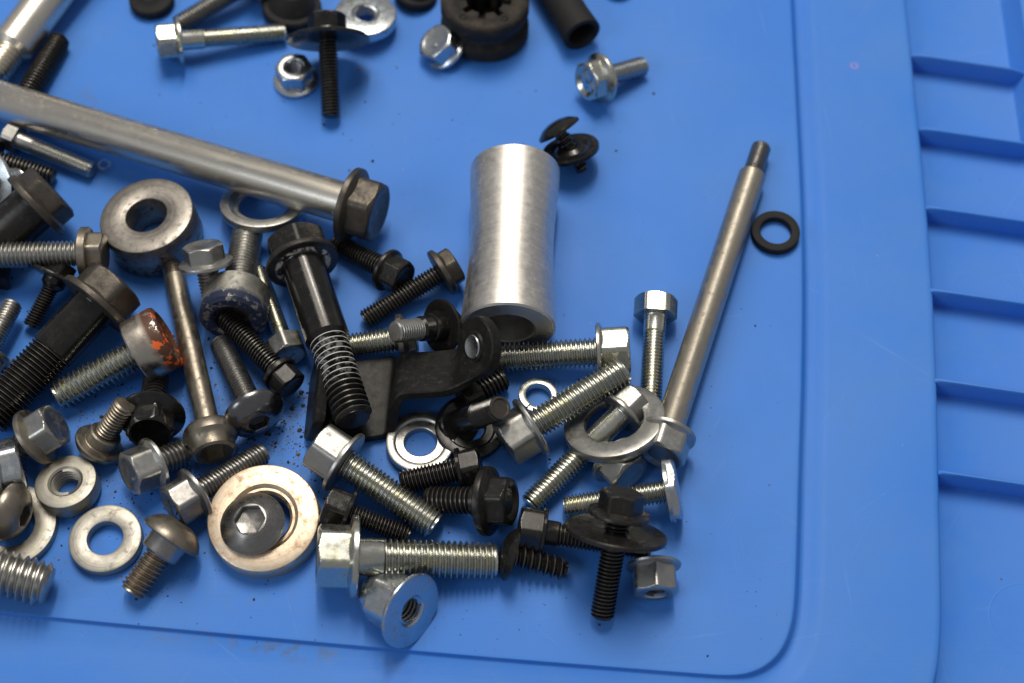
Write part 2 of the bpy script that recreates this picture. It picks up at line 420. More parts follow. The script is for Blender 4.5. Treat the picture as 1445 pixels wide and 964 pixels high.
def hex_head(mb, af, hh, z0=0.0, dish=.35, cap_r=None, dome=0):
    f = hexr(af); a = af / 2; Rc = a / math.cos(math.pi / 6)
    prof = []
    if dish: prof += [(z0 + dish, 0), (z0 + dish, a * .58), (z0 + dish * .25, a * .74), (z0, a * .80)]
    else: prof += [(z0 - dome, 0), (z0 - dome * .7, a * .5), (z0, a * .80)]
    for k in range(7):
        c = a * .93 + (Rc - a * .93) * k / 6; dz = (Rc - a * .93) * .62 * (k / 6) ** 1.1
        prof.append((z0 + dz, minr(f, c)))
    prof.append((z0 + hh, f))
    prof.append((z0 + hh, 0.0))
    mb.lathe(prof, 72)
    return mb

def bolt(name, label, H, T, d, mat, af=10, hh=5.5, fd=None, ft=1.4, roll=0, tl=None, ds=None, p=None, matf=None, mats=None, matt=None,
         dish=.4, group=GB, cat='bolt', marks=0, depth=None, collar=None, dome=0, tipd=None, flat_flange=False):
    rh = (fd or af * 1.12) / 2
    a, b, L = axis_of(H, T, rh, hh, d / 2)
    r = root(name, a, b - a, roll, label, cat, group)
    hd = hex_head(MB(), af, hh - (0.5 if fd else 0), dish=dish, dome=dome).build('hex_head', mat, r)
    for k in range(marks):        # raised grade marks on the head face
        m = MB(); ang = k * 2.1 + .4
        m.box((math.cos(ang) * af * .15, math.sin(ang) * af * .15, dish - .1), (af * .20, af * .07, .35), Matrix.Rotation(ang + 1.2, 3, 'Z'))
        m.build('raised_mark', mat, hd)
    if fd:
        R = fd / 2; m = MB()
        if flat_flange: m.lathe([(hh - ft, d * .3), (hh - ft, R - .25), (hh - ft + .25, R), (hh - .2, R), (hh, R - .2), (hh, d * .35)], 56)
        else: m.lathe([(hh - ft * 1.5, d * .3), (hh - ft * 1.5, af * .47), (hh - ft * 1.15, af * .50 + (R - af * .5) * .22), (hh - ft * .92, R - .55), (hh - ft * .78, R - .12), (hh - ft * .6, R), (hh - .25, R), (hh - .02, R - .25), (hh, R - .7), (hh + .05, d * .62), (hh + .05, d * .35)], 56)
        m.build('flange', matf or mat, r)
    ds = ds or d; tl = L - hh if tl is None else min(tl, L - hh)
    z1 = L - tl
    if z1 - hh > .3:
        m = MB(); m.lathe([(hh - .3, ds / 2 + .5), (hh + .15, ds / 2 + .12), (hh + .5, ds / 2), (z1 - .5 * abs(ds - d) - .35, ds / 2), (z1 + .05, d / 2 - .25), (z1 + .05, 0)], 44)
        m.build('shank', mats or mat, r)
    if collar:
        m = MB(); m.lathe([(hh, collar[0] / 2 - .2), (hh + .1, collar[0] / 2), (hh + collar[1] - .3, collar[0] / 2), (hh + collar[1], collar[0] / 2 - .4), (hh + collar[1], d * .3)], 44); m.build('collar', mats or mat, r)
    if tl > .5:
        pp = p or (1.0 if d < 7 else 1.25 if d < 9.4 else 1.5)
        MB().thread(z1, L, d, pp, N=32 if d > 7 else 26, depth=depth).build('thread', matt or mats or mat, r, sharp=38)
    return r

def socket_prof(rtop, rs, dep, z0):
    """from the centre of a hexagon socket out to radius rtop on the head face"""
    f = hexr(rs * 2, .985)
    return [(z0 + dep + .6, 0), (z0 + dep, f), (z0 + .25, f), (z0, lambda t: f(t) + .25), (z0, rtop)]

def socket_screw(name, label, H, T, d, mat, hd, hh, prof, mat_h=None, roll=0, tl=None, ds=None, collar=None, p=None, matt=None, depth=None, rh=None, cat='screw', group=GS, N=72, N2=None):
    """prof: list of (z, r) of the head's face and side, from its middle outwards to its underside"""
    a, b, L = axis_of(H, T, (rh or hd / 2), hh, d / 2)
    r = root(name, a, b - a, roll, label, cat, group)
    MB().lathe(prof + [(hh, d * .35)], N).build('head', mat_h or mat, r)
    z0 = hh
    if collar:
        cd, cl = collar
        MB().lathe([(hh - .1, cd / 2 + .3), (hh + .2, cd / 2), (hh + cl - .4, cd / 2), (hh + cl, cd / 2 - .4), (hh + cl, d * .3)], 48).build('collar', mat, r)
        z0 += cl
    tl = L - z0 if tl is None else min(tl, L - z0)
    if L - tl - z0 > .3:
        MB().lathe([(z0 - .1, (ds or d) / 2), (L - tl - .4, (ds or d) / 2), (L - tl + .05, d / 2 - .3), (L - tl + .05, 0)], 40).build('shank', mat, r)
    MB().thread(L - tl, L, d, p or (1.0 if d < 7 else 1.25), N=32, depth=depth).build('thread', matt or mat, r, sharp=38)
    return r

def ring(name, label, c, n, ro, ri, th, mat, cham=.25, cat='washer', group=GW, step=None, split=False, dish=None, N=72):
    """ring whose lower face centre is c=(px,py,z of its top face centre)"""
    n = Vector(n).normalized()
    top = P(*c); o = top - n * th
    e = bpy.data.objects.new(name, None)
    prof = [(0, ri + cham), (0, ro - cham), (cham * .4, ro - cham * .25), (cham, ro), (th - cham, ro), (th - cham * .3, ro - cham * .3), (th, ro - cham)]
    if step: prof += [(th, step + .35), (th - .12, step + .1), (th - .55, step - .3), (th - .6, ri + .35), (th - .8, ri + .1)]
    elif dish: prof += [(th, ro - dish[1]), (th - dish[0], ro - dish[1] - dish[0] * 1.2), (th - dish[0], ri + cham), (th - dish[0] - cham, ri)]
    else: prof += [(th, ri + cham), (th - cham * .3, ri + cham * .3), (th - cham, ri)]
    prof += [(cham, ri), (0, ri + cham)]
    m = MB()
    if not split: m.lathe(prof, N)
    else:
        K = len(prof) - 1
        for j in range(N + 1):
            aa = math.radians(split) + math.radians(2) + j * (2 * math.pi - math.radians(4)) / N
            up = .5 * (j / N - .5)
            for z, r_ in prof[:-1]: m.v.append((r_ * math.cos(aa), r_ * math.sin(aa), z + up))
        for j in range(N):
            for k in range(K): m.f.append((j * K + k, (j + 1) * K + k, (j + 1) * K + (k + 1) % K, j * K + (k + 1) % K))
        m.f.append(tuple(range(K))); m.f.append(tuple(N * K + k for k in range(K))[::-1])
    ob = m.build(name, mat, sharp=35)
    ob.matrix_world = frame(o, n)
    return tag(ob, label, cat, group)

UP = (0, 0, 1)
def dpt(px, py, z, d, L):
    """photo position and height of the point L mm along d from (px, py, z)"""
    q = P(px, py, z) + Vector(d).normalized() * L
    v = q - CAM; dep = v.dot(FWD)
    return (W / 2 + FPX * v.dot(RGT) / dep, H_ / 2 - FPX * v.dot(UPI) / dep, q.z)

# ---- long axles
bolt('axle_bolt', 'long thick steel axle bolt with dark hex flange head lying across a washer', (535, 301, 13.0), (-75, 120, 9.0), 12.0, DUSTY, af=16.6, hh=9.5, fd=22, ft=2.2, roll=2, tl=14, mats=AXLE, dish=.5)
bolt('axle_bolt', 'thick steel axle with stepped threaded end beside a dark threaded bolt', (178, -150, 11), (-14, 108, 6.5), 10.4, AXLE, af=17, hh=9, fd=22, tl=10.8, ds=13.0, p=1.5)
bolt('pivot_bolt', 'long slim worn steel pivot bolt with thin threaded end touching a rubber ring', (931, 645), (1075, 206, 4.2), 5.9, ZINCD, af=12.6, hh=8, fd=15.6, ft=1.6, roll=18, tl=10.5, ds=8.1, mats=RODM, matt=STEEL, dish=.9)

# ---- top left
bolt('threaded_bolt', 'dark threaded bolt with its tip beside the stepped steel axle', (24, 156), (85, 55), 7.0, BLKD, af=8, hh=5, fd=10, p=1.25)
bolt('hex_bolt', 'small zinc bolt with square-edged head just below the thick axle', (10, 191), (131, 241), 5.5, ZINCD, af=8.2, hh=4.2, roll=10, p=.8, tl=20)
bolt('threaded_bolt', 'dark bolt with coarse thread tucked behind a bright zinc flange', (-28, 219), (76, 251), 5.9, BLKD, af=9, hh=5, fd=12, p=1.15)
bolt('flange_bolt', 'bright zinc bolt with broad flange leaning beside a black collar bolt', (-42, 264, 15), dpt(-42, 264, 15, (.5, .6, -.62), 18), 7.5, ZINCB, af=13, hh=7, fd=21, ft=1.6, roll=20, tl=8)
bolt('collar_bolt', 'black flange bolt with thick smooth barrel next to the machined ring', (76, 268, 15), (-38, 368, 8.0), 14.2, DUSTY, af=16.5, hh=7.6, fd=21.5, ft=2.4, roll=25, tl=6, mats=BLKD, dish=.5)
bolt('flange_bolt', 'weathered flange bolt with thin shank lying over the black bolts', (149, 357, 12), (-45, 361, 12.5), 7.4, AGED, af=10.8, hh=6.6, fd=15.0, ft=2.4, roll=12, tl=33, ds=6.6, mats=ZINCD, dish=0, flat_flange=True)
bolt('flange_bolt', 'large black flange bolt with thick oily shank and fine thread', (166, 398), (-18, 592), 12.2, DUSTY, af=16.6, hh=9.5, fd=22.5, ft=2.2, roll=-12, tl=24.5, ds=12.6, p=1.25, mats=BLACK)
bolt('flange_screw', 'small black screw with smooth neck half under the large black bolt', (90, 372, 8.5), (43, 461, 2.4), 4.9, BLKD, af=8, hh=5, fd=15, ft=1.3, tl=12, ds=6.8, p=.85, mats=BLACK, cat='screw', group=GS)
bolt('threaded_bolt', 'grey bolt with a pale rounded tip and a broad green-grey flange', (-30, 520, 6), (18, 428, 6.5), 6.0, WHTZ, af=11, hh=5, fd=14, tl=14.5, p=.9, matt=ZINCD)
bolt('black_stud', 'black bolt hidden in the shade under the weathered flange bolt', (-12, 372, 4), (-36, 440, 3), 6.5, BLKD, af=11, hh=6, fd=14)

# ---- top row
bolt('flange_bolt', 'zinc flange bolt with half plain shank beside a small flange nut', (221, 60), (403, 46), 6.2, ZINC, af=10.6, hh=7.6, fd=15.0, ft=1.5, roll=8, tl=25.5, ds=6.1, dish=.6, mats=ZINC)
bolt('threaded_bolt', 'grey threaded bolt with its tip behind a zinc flange head', (372, -36), (250, 37, 3.5), 6.8, STEEL, af=11, hh=6, fd=15, p=1.1)
bolt('flange_nut', 'x', (0, 0), (9, 9), 6, ZINC) if False else None

def nut(name, label, c, n, af, h, fd, dh, mat, roll=0, ft=1.3, cat='nut', pitch=1.0, flange_side=0, cap=False):
    """axis n runs from the flange to the open hex end; c = (px,py,z) of the flange's outer face centre"""
    r = root(name, P(*c), n, roll, label, cat, GN)
    f = hexr(af); a = af / 2; Rc = a / math.cos(math.pi / 6)
    ri = dh / 2
    prof = [(.6, ri - .02), (ft * .6, af * .45), (ft * .9, f)]
    if cap:
        prof += [(h * .56, f)]
        for k in range(6):
            c_ = Rc - (Rc - a * .93) * k / 5; prof.append((h * .56 + k * .28, minr(f, c_)))
        for k in range(1, 9):
            t = k / 8 * math.pi / 2; prof.append((h * .62 + (h * .38) * math.sin(t), a * .93 * math.cos(t) if k < 8 else 0.0))
    else:
        for k in range(7):
            c_ = Rc - (Rc - a * .92) * k / 6; prof.append((h - (Rc - a * .92) * .6 * (1 - k / 6), minr(f, c_)))
        prof += [(h, a * .80), (h - .02, ri + .55), (h - .7, ri - .05)]
    MB().lathe(prof, 72).build('hex_body', mat, r)
    R = fd / 2
    MB().lathe([(0, ri + .5), (0, R - .6), (.12, R - .15), (.4, R), (ft * .7, R - .15), (ft * 1.25, af * .50), (ft * 1.25, af * .42)], 60).build('flange', mat, r)
    m = MB(); m.thread(0.35, h - .35 if not cap else h * .62, dh + .5, pitch, N=30, internal=True)
    m.lathe([(0, ri + .52), (.5, ri + .05)], 30)
    if cap: m.lathe([(h * .62, ri + .4), (h * .64, 0)], 30)
    m.build('thread', mat, r, sharp=38)
    return r
nut('flange_nut', 'zinc flange nut standing upright next to a black screw with washer', (418, 115, 0.05), UP, 10.4, 7.2, 14.2, 5.6, ZINCB, roll=0, ft=1.5)
nut('flange_nut', 'zinc flange nut lying on its side below a black washered bolt', (922, 796, 7.0), (0.02, -.985, -.04), 10.6, 8.0, 14.2, 5.6, ZINCD, roll=30, ft=1.3)
nut('acorn_nut', 'domed zinc flange nut with its threaded hole facing up', (581, 863, 9.0), (-.72, .50, -.36), 13.6, 16.5, 19.8, 7.6, ZINCB, roll=32, ft=1.4, cap=True, pitch=1.25)
nut('flange_nut', 'pale zinc hex nut with bluish flange above a dark button screw', (-6, 666, 8.6), (.93, .33, -.12), 14.2, 7.0, 19, 8, ZINCB, roll=22, ft=1.6)

# black captive washer bolts
def washer_bolt(label, H, T, d, af, hh, cd, wd, wpos, roll=0, dirty=BLKD):
    r = bolt('washer_bolt', label, H, T, d, dirty, af=af, hh=hh, fd=cd, ft=1.4, roll=roll, matt=BLACK, mats=BLACK, tl=None, dish=.3)
    R = wd / 2
    MB().lathe([(hh + wpos, d / 2 + .15), (hh + wpos - .35, R * .55), (hh + wpos + .1, R - .3), (hh + wpos + .35, R), (hh + wpos + 1.2, R), (hh + wpos + 1.4, R - .3), (hh + wpos + 1.1, R * .55), (hh + wpos + 1.4, d / 2 + .15), (hh + wpos, d / 2 + .15)], 64).build('loose_washer', dirty, r)
    return r
washer_bolt('black bolt with a wide loose washer propped on other bolts beside a zinc nut', (879, 694, 24.5), (849, 871, 3), 6.1, 10.2, 6.4, 16, 26, 3.6, roll=0)
washer_bolt('black bolt with a wide washer under its head beside a round weld nut', (461, 20, 17.5), (467, 165, 3.2), 6.0, 10.6, 6.6, 15, 25.5, .6, roll=0, dirty=BLACK)

# round weld nut with thread, top
def round_nut(name, label, c, n, ro, h, dh, mat, pitch=1.1):
    r = root(name, P(*c), n, 0, label, 'nut', GN); ri = dh / 2
    MB().lathe([(.3, ri), (0, ri + .6), (0, ro - .5), (.5, ro), (h - .5, ro), (h - .15, ro - .15), (h, ro - .5), (h, ri + .8), (h - .5, ri + .2)], 72).build('body', mat, r)
    MB().thread(.2, h - .35, dh + .5, pitch, N=32, internal=True).build('thread', mat, r, sharp=38)
    return r
round_nut('weld_nut', 'round bright weld nut with a threaded hole at the black bolt head', (516, 31, 3.3), (.05, .10, 1), 9.8, 3.8, 7.6, ZINCB)
round_nut('round_nut', 'thick round plated nut with threaded hole beside a plain washer', (100, 694, .6), (-.05, .12, 1), 8.2, 5.4, 7.8, WHTZ, pitch=1.25)

# rubber parts at the top
def grommet():
    r = root('rubber_grommet', P(684, 44, 0), (.02, .06, 1), 0, 'brown dusty rubber grommet with notched hole and a groove round it', 'grommet')
    hole = lambda t: 6.6 + 1.7 * (1 if math.sin(8 * t) > .2 else -.4)
    MB().lathe([(0, 9), (0, 13.2), (.6, 14.0), (3.6, 14.0), (4.4, 13.4), (5.0, 12.3), (8.4, 12.3), (8.9, 13.3), (9.6, 13.9), (13.4, 13.9), (14.2, 13.2), (14.5, 12.2), (14.3, 9.6), (13.7, 9.0), (13.6, hole), (2, hole), (2, 0)], 96).build('body', RUBB, r, sharp=50)
    for k in range(5):
        a = .6 + k * 1.256
        MB().lathe([(13.5, 0), (14.9, .9), (14.4, 1.5), (13.5, 1.7)], 14, cx=10.9 * math.cos(a), cy=10.9 * math.sin(a)).build('nub', RUBB, r)
grommet()
def hose():
    a, b = P(752, -64, 6.4), P(822, 50, 6.4)
    r = root('rubber_hose', a, b - a, 0, 'short length of black rubber hose with its open end beside a zinc screw', 'hose')
    L = (b - a).length
    MB().lathe([(0, 4.3), (0, 5.9), (L - 8, 5.9), (L - 1.0, 6.3), (L - .3, 6.2), (L, 5.7), (L, 4.9), (L - .4, 4.5), (L - 6, 4.4), (0, 4.3)], 56).build('tube', RUB, r, sharp=50)
hose()
def cap(label, c, n, ro, h):
    r = root('rubber_plug', P(*c), n, 0, label, 'plug')
    MB().lathe([(0, 0), (0, ro - .8), (.4, ro - .2), (1.2, ro), (2.8, ro), (3.4, ro - .4), (3.8, ro * .8), (h * .8, ro * .62), (h, ro * .45), (h, 0)], 56).build('body', RUB, r)
    MB().lathe([(h - .1, ro * .2), (h + .6, ro * .2), (h + .6, 0)], 24).build('nub', RUB, r)
cap('black rubber cap behind the black bolt with a wide washer', (412, 18, 0), (.1, .1, 1), 9.5, 9)
cap('black rubber disc just above the zinc flange bolt head', (216, 6, 0), (.0, .0, 1), 7.2, 5)
cap('dark rubber plug behind the brown dusty grommet', (585, -2, 0), (.2, .1, 1), 7, 8)
cap('black rubber plug far behind the open hose end', (872, -16, 0), (0, 0, 1), 5, 5)
bolt('flange_bolt', 'bluish zinc bolt with rounded head half under the rubber grommet', (613, 57, 7.4), dpt(613, 57, 7.4, (.50, .05, -.86), 8.0), 6, ZINCB, af=11.4, hh=6.6, fd=14.0, roll=10, dish=.5, tl=1.2, marks=1)

# zinc cross-head bolt
def cross_bolt():
    r = bolt('cross_head_bolt', 'short zinc bolt with cross-slotted hex head lying alone near the hose', (826, 116), (909, 93), 6.1, ZINC, af=11.4, hh=6.6, fd=15.4, ft=1.7, roll=12, dish=1.0, matt=ZINCB)
    for k in range(2):
        MB().box((0, 0, .8), (6.6 if k == 0 else 1.5, 1.5 if k == 0 else 6.4, .5)).build('cross_slot', ZINCB, r)
cross_bolt()

# push screw with two washers
def push_screw():
    a, b = P(783, 174, 12.5), P(823, 241, 2.4)
    d = b - a; L = d.length
    r = root('washer_screw', a, d, 0, 'black mushroom screw with a loose dished washer beside the aluminium spacer', 'screw', GS)
    MB().lathe([(-.6, 0), (-.4, 2.4), (.3, 4.6), (1.4, 6.2), (2.0, 6.8), (2.7, 6.8), (2.9, 6.0), (2.4, 4.5), (2.0, 1.5)], 48).build('head', BLACK, r)
    MB().lathe([(2, 1.9), (7, 1.6)], 20).build('neck', BLACK, r)
    n = Vector((-.23, .42, .876)); c = a + d.normalized() * 9.2
    MB().lathe([(-.6, 1.9), (-.8, 4), (-1.3, 7.8), (-.8, 8.6), (.3, 8.7), (.9, 8.3), (1.0, 6.8), (.5, 4.8), (1.4, 3.6), (1.3, 2.2), (-.6, 1.9)], 56).build('loose_washer', BLACK, r, M=r.matrix_world.inverted() @ frame(c, n))
    MB().thread(3.0, L, 4.6, 1.7, N=24, depth=.8, ch=.7).build('thread', BLACK, r, sharp=38)
push_screw()

# ---- rings and spacers
ring('machined_ring', 'thick machined steel ring with black grime on its side', (206, 303, 12.6), (-.10, .06, 1), 13.6, 5.9, 11.8, STEELG, cham=.6, cat='ring')
ring('dished_washer', 'dished zinc washer caught under the thick axle bolt', (371, 284, 7.0), (.02, .33, .94), 12.6, 7.2, 2.6, ZINCD, cham=.5, dish=(1.1, 2.6))
ring('rubber_ring', 'thin black rubber ring touching the long slim pivot bolt', (1095, 325, 2.6), UP, 7.1, 4.55, 2.6, RUB, cham=.4, cat='ring')
ring('plain_washer', 'thick plain washer lying flat next to a shouldered button screw', (148, 759, 3.4), UP, 9.5, 4.6, 3.4, WHTZ, cham=.45)
ring('stepped_washer', 'grey stepped washer touching the black bracket and a zinc bolt', (593, 622, 3.0), (0, .06, 1), 9.3, 4.25, 3.0, ZINCD, cham=.4, step=6.9)
ring('large_washer', 'large pale washer with a dark button screw lying on it', (16, 741, 2.6), UP, 11.6, 6.0, 2.6, WHTZ, cham=.3)
ring('large_washer', 'large grey washer leaning on bolts in front of the pivot bolt head', (866, 592, 9.6), (-.24, .33, .90), 13.9, 8.0, 3.0, ZINCD, cham=.7)
ring('split_washer', 'small zinc split lock washer between two zinc flange bolts', (760, 557, 3.6), (.05, .08, 1), 5.5, 3.5, 2.6, ZINC, cham=.25, split=-95)
ring('dished_washer', 'black dished washer around an upright black threaded stud', (664, 601, 3.0), (.10, -.02, 1), 9.6, 3.9, 2.4, BLKD, cham=.5, dish=(.6, 2.6))
def spacer():
    a, b = P(727, 240, 13.0), P(717, 464, 13.0); L = (b - a).length
    r = root('spacer_tube', a, b - a, 0, 'waisted aluminium spacer tube lying between a black screw and bracket', 'spacer')
    prof = [(L - .3, 7.0), (L, 7.4), (L, 12.5), (L - .5, 13.0), (L - 4, 13.0)]
    prof = [(0, 7.4), (0, 12.5), (.5, 13.0), (3.6, 13.0)]
    for k in range(1, 25):
        t = k / 25; prof.append((3.6 + t * (L - 7.2), 13.0 - 1.2 * math.sin(math.pi * t) ** 1.3))
    prof += [(L - 3.6, 13.0), (L - .5, 13.0), (L, 12.5), (L, 7.5), (L - .4, 7.1), (.4, 7.1), (0, 7.4)]
    MB().lathe(prof, 96).build('barrel', ALU, r)
spacer()
# pale ring with the conical screw in it
ring('thick_ring', 'thick coppery pale ring with a conical socket screw sitting in it', (371, 730, 7.4), (-.02, -.10, 1), 14.6, 6.9, 7.3, BRONZ, cham=.7, cat='ring', dish=(.8, 5.4))
def cone_screw():
    H = (352, 733, 11.3); d = Vector((.10, .06, -1)).normalized()
    T = dpt(*H, d, 10.6)
    hd, hh = 17.0, 4.6
    prof = socket_prof(4.2, 3.5, 2.2, 0) + [(.12, 4.5), (2.7, 8.2), (3.0, 8.5), (3.4, 8.5), (4.3, 7.6)]
    socket_screw('cone_screw', 'dark conical screw with hexagon socket resting in the pale coppery ring', H, T, 7.6, CONE, hd, hh, prof)
cone_screw()

# ---- middle left
socket_screw('cap_screw', 'bright threaded screw with rusty orange-stained cylinder head', (238, 473), (80, 560), 8.6, ZINC, 18.4, 10.0,
             [(1.2, 0), (1.2, 6.2), (.6, 6.8), (.0, 7.4), (.5, 8.9), (1.2, 9.2), (9.6, 9.2), (10.0, 8.9)], mat_h=RUSTY, p=1.5, matt=ZINC, cat='bolt', group=GB)
def hollow(label, H, T, d, mat, hd=18, mat_t=None):
    return socket_screw('hollow_flange_bolt', label, H, T, d, mat, hd, 7.5,
        [(4.2, 0), (4.0, 3.6), (2.2, 4.4), (.3, 4.9), (0, minr(hexr(11.5), 5.4)), (.4, minr(hexr(11.5), 5.8)), (1.0, hexr(11.5)), (5.2, hexr(11.5)), (5.6, 6.3), (6.2, 8.4), (6.7, 9.0), (7.3, 9.0), (7.5, 8.7)], matt=mat_t, cat='bolt', group=GB, roll=0)
hollow('black hollow-headed flange bolt touching the rusty cylinder-head screw', (211, 613, 10.5), dpt(211, 613, 10.5, (-.10, .88, -.32), 24), 7.0, BLACK, mat_t=BLKD)
socket_screw('shoulder_screw', 'brown shouldered screw standing on its domed head with thread up', (131, 640, 1.4), (178, 570, 15.5), 6.2, AGED, 13.6, 4.6,
             [(0, 0), (.25, 2.6), (1.0, 4.6), (2.0, 5.9), (3.2, 6.7), (4.0, 6.8), (4.5, 6.5), (4.6, 5.2)], collar=(8.8, 3.6), p=1.05)
bolt('flange_bolt', 'grey flange bolt with a stamped hex head beside the brown shoulder screw', (181, 670), (263, 637), 7.6, ZINCD, af=11.2, hh=8.0, fd=14.8, ft=1.5, roll=20, dish=.5, marks=2, p=1.25, matt=STEEL)
bolt('flange_bolt', 'dirty grey flange bolt half hidden behind a pale hex nut', (80, 598), (4, 646), 7.0, ZINCD, af=11.5, hh=8.0, fd=16.2, ft=2.0, roll=0, dish=.3, matt=ZINCD, matf=AGED)
bolt('flange_bolt', 'clean grey flange bolt with blue-shining head next to the coppery ring', (241, 717), (373, 638), 6.3, STEEL, af=10.8, hh=8.0, fd=14.6, ft=1.6, roll=10, dish=.6, marks=3)
socket_screw('long_cap_screw', 'long slim brown screw with round socket head', (303, 641), (240, 362, 3.6), 6.0, AGED, 14.2, 8.6,
             [(3.0, 0), (2.8, hexr(7.2)), (.5, hexr(7.2)), (.2, 4.6), (0, 5.0), (.5, 5.8), (3.2, 6.0), (4.0, 6.5), (4.8, 7.2), (6.9, 7.3), (8.0, 6.7), (8.6, 5)], tl=7.5, ds=6.3, cat='screw')
dd = (.12, -.62, -.77)
bolt('flange_bolt', 'zinc flange bolt standing head up against the machined ring', (285, 345, 20.5), dpt(285, 345, 20.5, dd, 18), 6.2, ZINCD, af=10.4, hh=6.2, fd=15.2, ft=1.4, roll=10, dish=.25, matt=ZINCD)
socket_screw('socket_cap_screw', 'thick zinc screw with blue-smeared socket head near the dished washer', (328, 453), (350, 326, 4.6), 9.0, ZINC, 18.6, 11,
             [(5.5, 0), (5.2, 5.0), (.6, 5.4), (0, 6.0), (0, 8.3), (.9, 9.3), (10.4, 9.3), (11, 8.8)], mat_h=BLUED, p=1.2, matt=ZINCD)
bolt('hex_bolt', 'thin zinc bolt with hex head between the blue-smeared screw and black bolt', (409, 503), (364, 380), 4.8, ZINCD, af=9.4, hh=5.6, roll=28, p=.8, dish=.5, matt=ZINC, marks=1)
bolt('collar_bolt', 'black bolt with small collar crossing over a domed grey screw', (413, 546, 7.2), (317, 447, 8.0), 6.2, BLKD, af=8.2, hh=6.6, fd=10.6, ft=1.5, roll=0, p=1.0, flat_flange=True, dish=.3, matt=BLKD)
socket_screw('button_screw', 'dark polished button screw with hexagon socket beside the long brown screw', (366, 597), (311, 483), 6.6, DPOL, 17.0, 5.0,
             socket_prof(3.6, 2.6, 2.2, 0) + [(.4, 4.9), (1.3, 6.7), (2.6, 8.0), (3.6, 8.5), (4.3, 8.45), (4.8, 7.8)], p=1.0, matt=STEEL)
bolt('flange_bolt', 'large black flange bolt with white residue on its thread crossing the bracket', (416, 338), (500, 593, 12.5), 10.6, BLKD, af=15.8, hh=9.5, fd=20.8, ft=2.2, roll=26, tl=26, ds=12.3, p=1.75, mats=BLACK, matt=BLKW, matf=BLKF)
bolt('flange_bolt', 'short black flange bolt pointing at the axle bolt head', (571, 394), (473, 342), 6.4, BLKD, af=9.4, hh=7.0, fd=12.6, ft=1.6, roll=18, p=1.0, dish=.3)
bolt('flange_bolt', 'black threaded bolt with dusty flange head touching the aluminium spacer', (644, 372), (514, 452), 6.0, DUSTY, af=10.2, hh=5.6, fd=14.2, ft=2.0, roll=8, tl=None, mats=BLACK, matt=BLKD, dish=.4)

# ---- black bracket
def bracket():
    base = P(560, 560, 0)
    r = root('bracket', base, UP, 0, 'black painted steel bracket with bent strap, raised ear and side wing', 'bracket')
    inv = r.matrix_world.inverted()
    def strip(name, path, width, th, taper=None):
        """path: world mm centre line points; width: world vector per point; sheet of thickness th"""
        m = MB(); n = len(path); secs = []
        for i in range(n):
            t = (path[min(i + 1, n - 1)] - path[max(i - 1, 0)]).normalized()
            wv = width[i] if isinstance(width, list) else width
            nn = t.cross(wv).normalized() * th / 2
            c = path[i]; hw = wv / 2
            b = .35
            e = wv.normalized() * b; q = nn * (1 - 2 * b / th)
            secs.append([c - hw + q * 1, c - hw + e + nn, c + hw - e + nn, c + hw + q, c + hw - q, c + hw - e - nn, c - hw + e - nn, c - hw - q])
        for s_ in secs:
            for v in s_:
                u = inv @ (v * MM); m.v.append(tuple(u / MM))
        for i in range(n - 1):
            for j in range(8):
                k = (j + 1) % 8
                m.f.append((i * 8 + j, i * 8 + k, (i + 1) * 8 + k, (i + 1) * 8 + j))
        m.f.append(tuple(range(8))[::-1]); m.f.append(tuple((n - 1) * 8 + j for j in range(8)))
        return m.build(name, PAINT, r, sharp=40)
    def smooth(pts, it=3):
        for _ in range(it):
            o = [pts[0]]
            for a, b in zip(pts, pts[1:]): o += [a.lerp(b, .25), a.lerp(b, .75)]
            pts = o + [pts[-1]]
        return pts
    # strap: foot on the lid, step up, hump, rise to the ear
    A = [P(500, 568, 1.6), P(540, 561, 1.6), P(556, 558, 2.0), P(560, 553, 5.0), P(563, 538, 9.5), P(572, 530, 11.5), P(600, 529, 12.0), P(630, 527, 12.0), P(645, 523, 12.6), P(655, 513, 15.0), P(666, 501, 18.2), P(676, 490, 20.6)]
    wv = Vector((1.2, 16.0, -6.0))
    A = smooth(A, 2)
    wid = []
    for i in range(len(A)):
        t = i / (len(A) - 1)
        ww = Vector((1.2, 25, 0)).lerp(wv, min(1, max(0, (t - .15) / .3)))
        tg = (A[min(i + 1, len(A) - 1)] - A[max(i - 1, 0)]).normalized()
        we = Vector((-.80, -.33, .50)).cross(tg).normalized() * 14.5
        if we.dot(ww) < 0: we = -we
        wid.append(ww.lerp(we, min(1, max(0, (t - .72) / .2))))
    strip('strap', A, wid, 2.6)
    # side wing, bent up
    Bp = [P(440, 577, 1.2), P(444, 570, 3.5), P(449, 556, 8.0), P(453, 543, 12.5), P(457, 538, 14.0)]
    Bp = smooth(Bp, 2)
    wid = [Vector((.5, 13 + 12 * math.sin(math.pi * min(1, i / (len(Bp) - 1) * .62 + .12)), 0)) for i in range(len(Bp))]
    strip('wing', Bp, wid, 2.8)
    strip('foot', [P(452, 562, 1.6), P(480, 563, 1.6), P(505, 566, 1.6)], Vector((1.5, 25, 0)), 2.5)
    # ear: thick round lug with a pin through it
    c = P(676, 489, 20.5); nd = Vector((-.80, -.33, .50)).normalized()
    M = inv @ frame(c - nd * 2.0, nd)
    MB().lathe([(.4, 3.2), (.4, 7.8), (.7, 8.2), (3.2, 8.2), (3.6, 7.8), (3.6, 4.4), (4.2, 4.1), (4.2, 3.2), (.4, 3.2)], 56).build('ear', PAINT, r, M=M)
    MB().lathe([(.4, 0), (.4, 3.25), (4.2, 3.25), (4.5, 3.0), (4.3, 2.4), (3.9, 0)], 32).build('pin', ZINCB, r, M=M)
bracket()

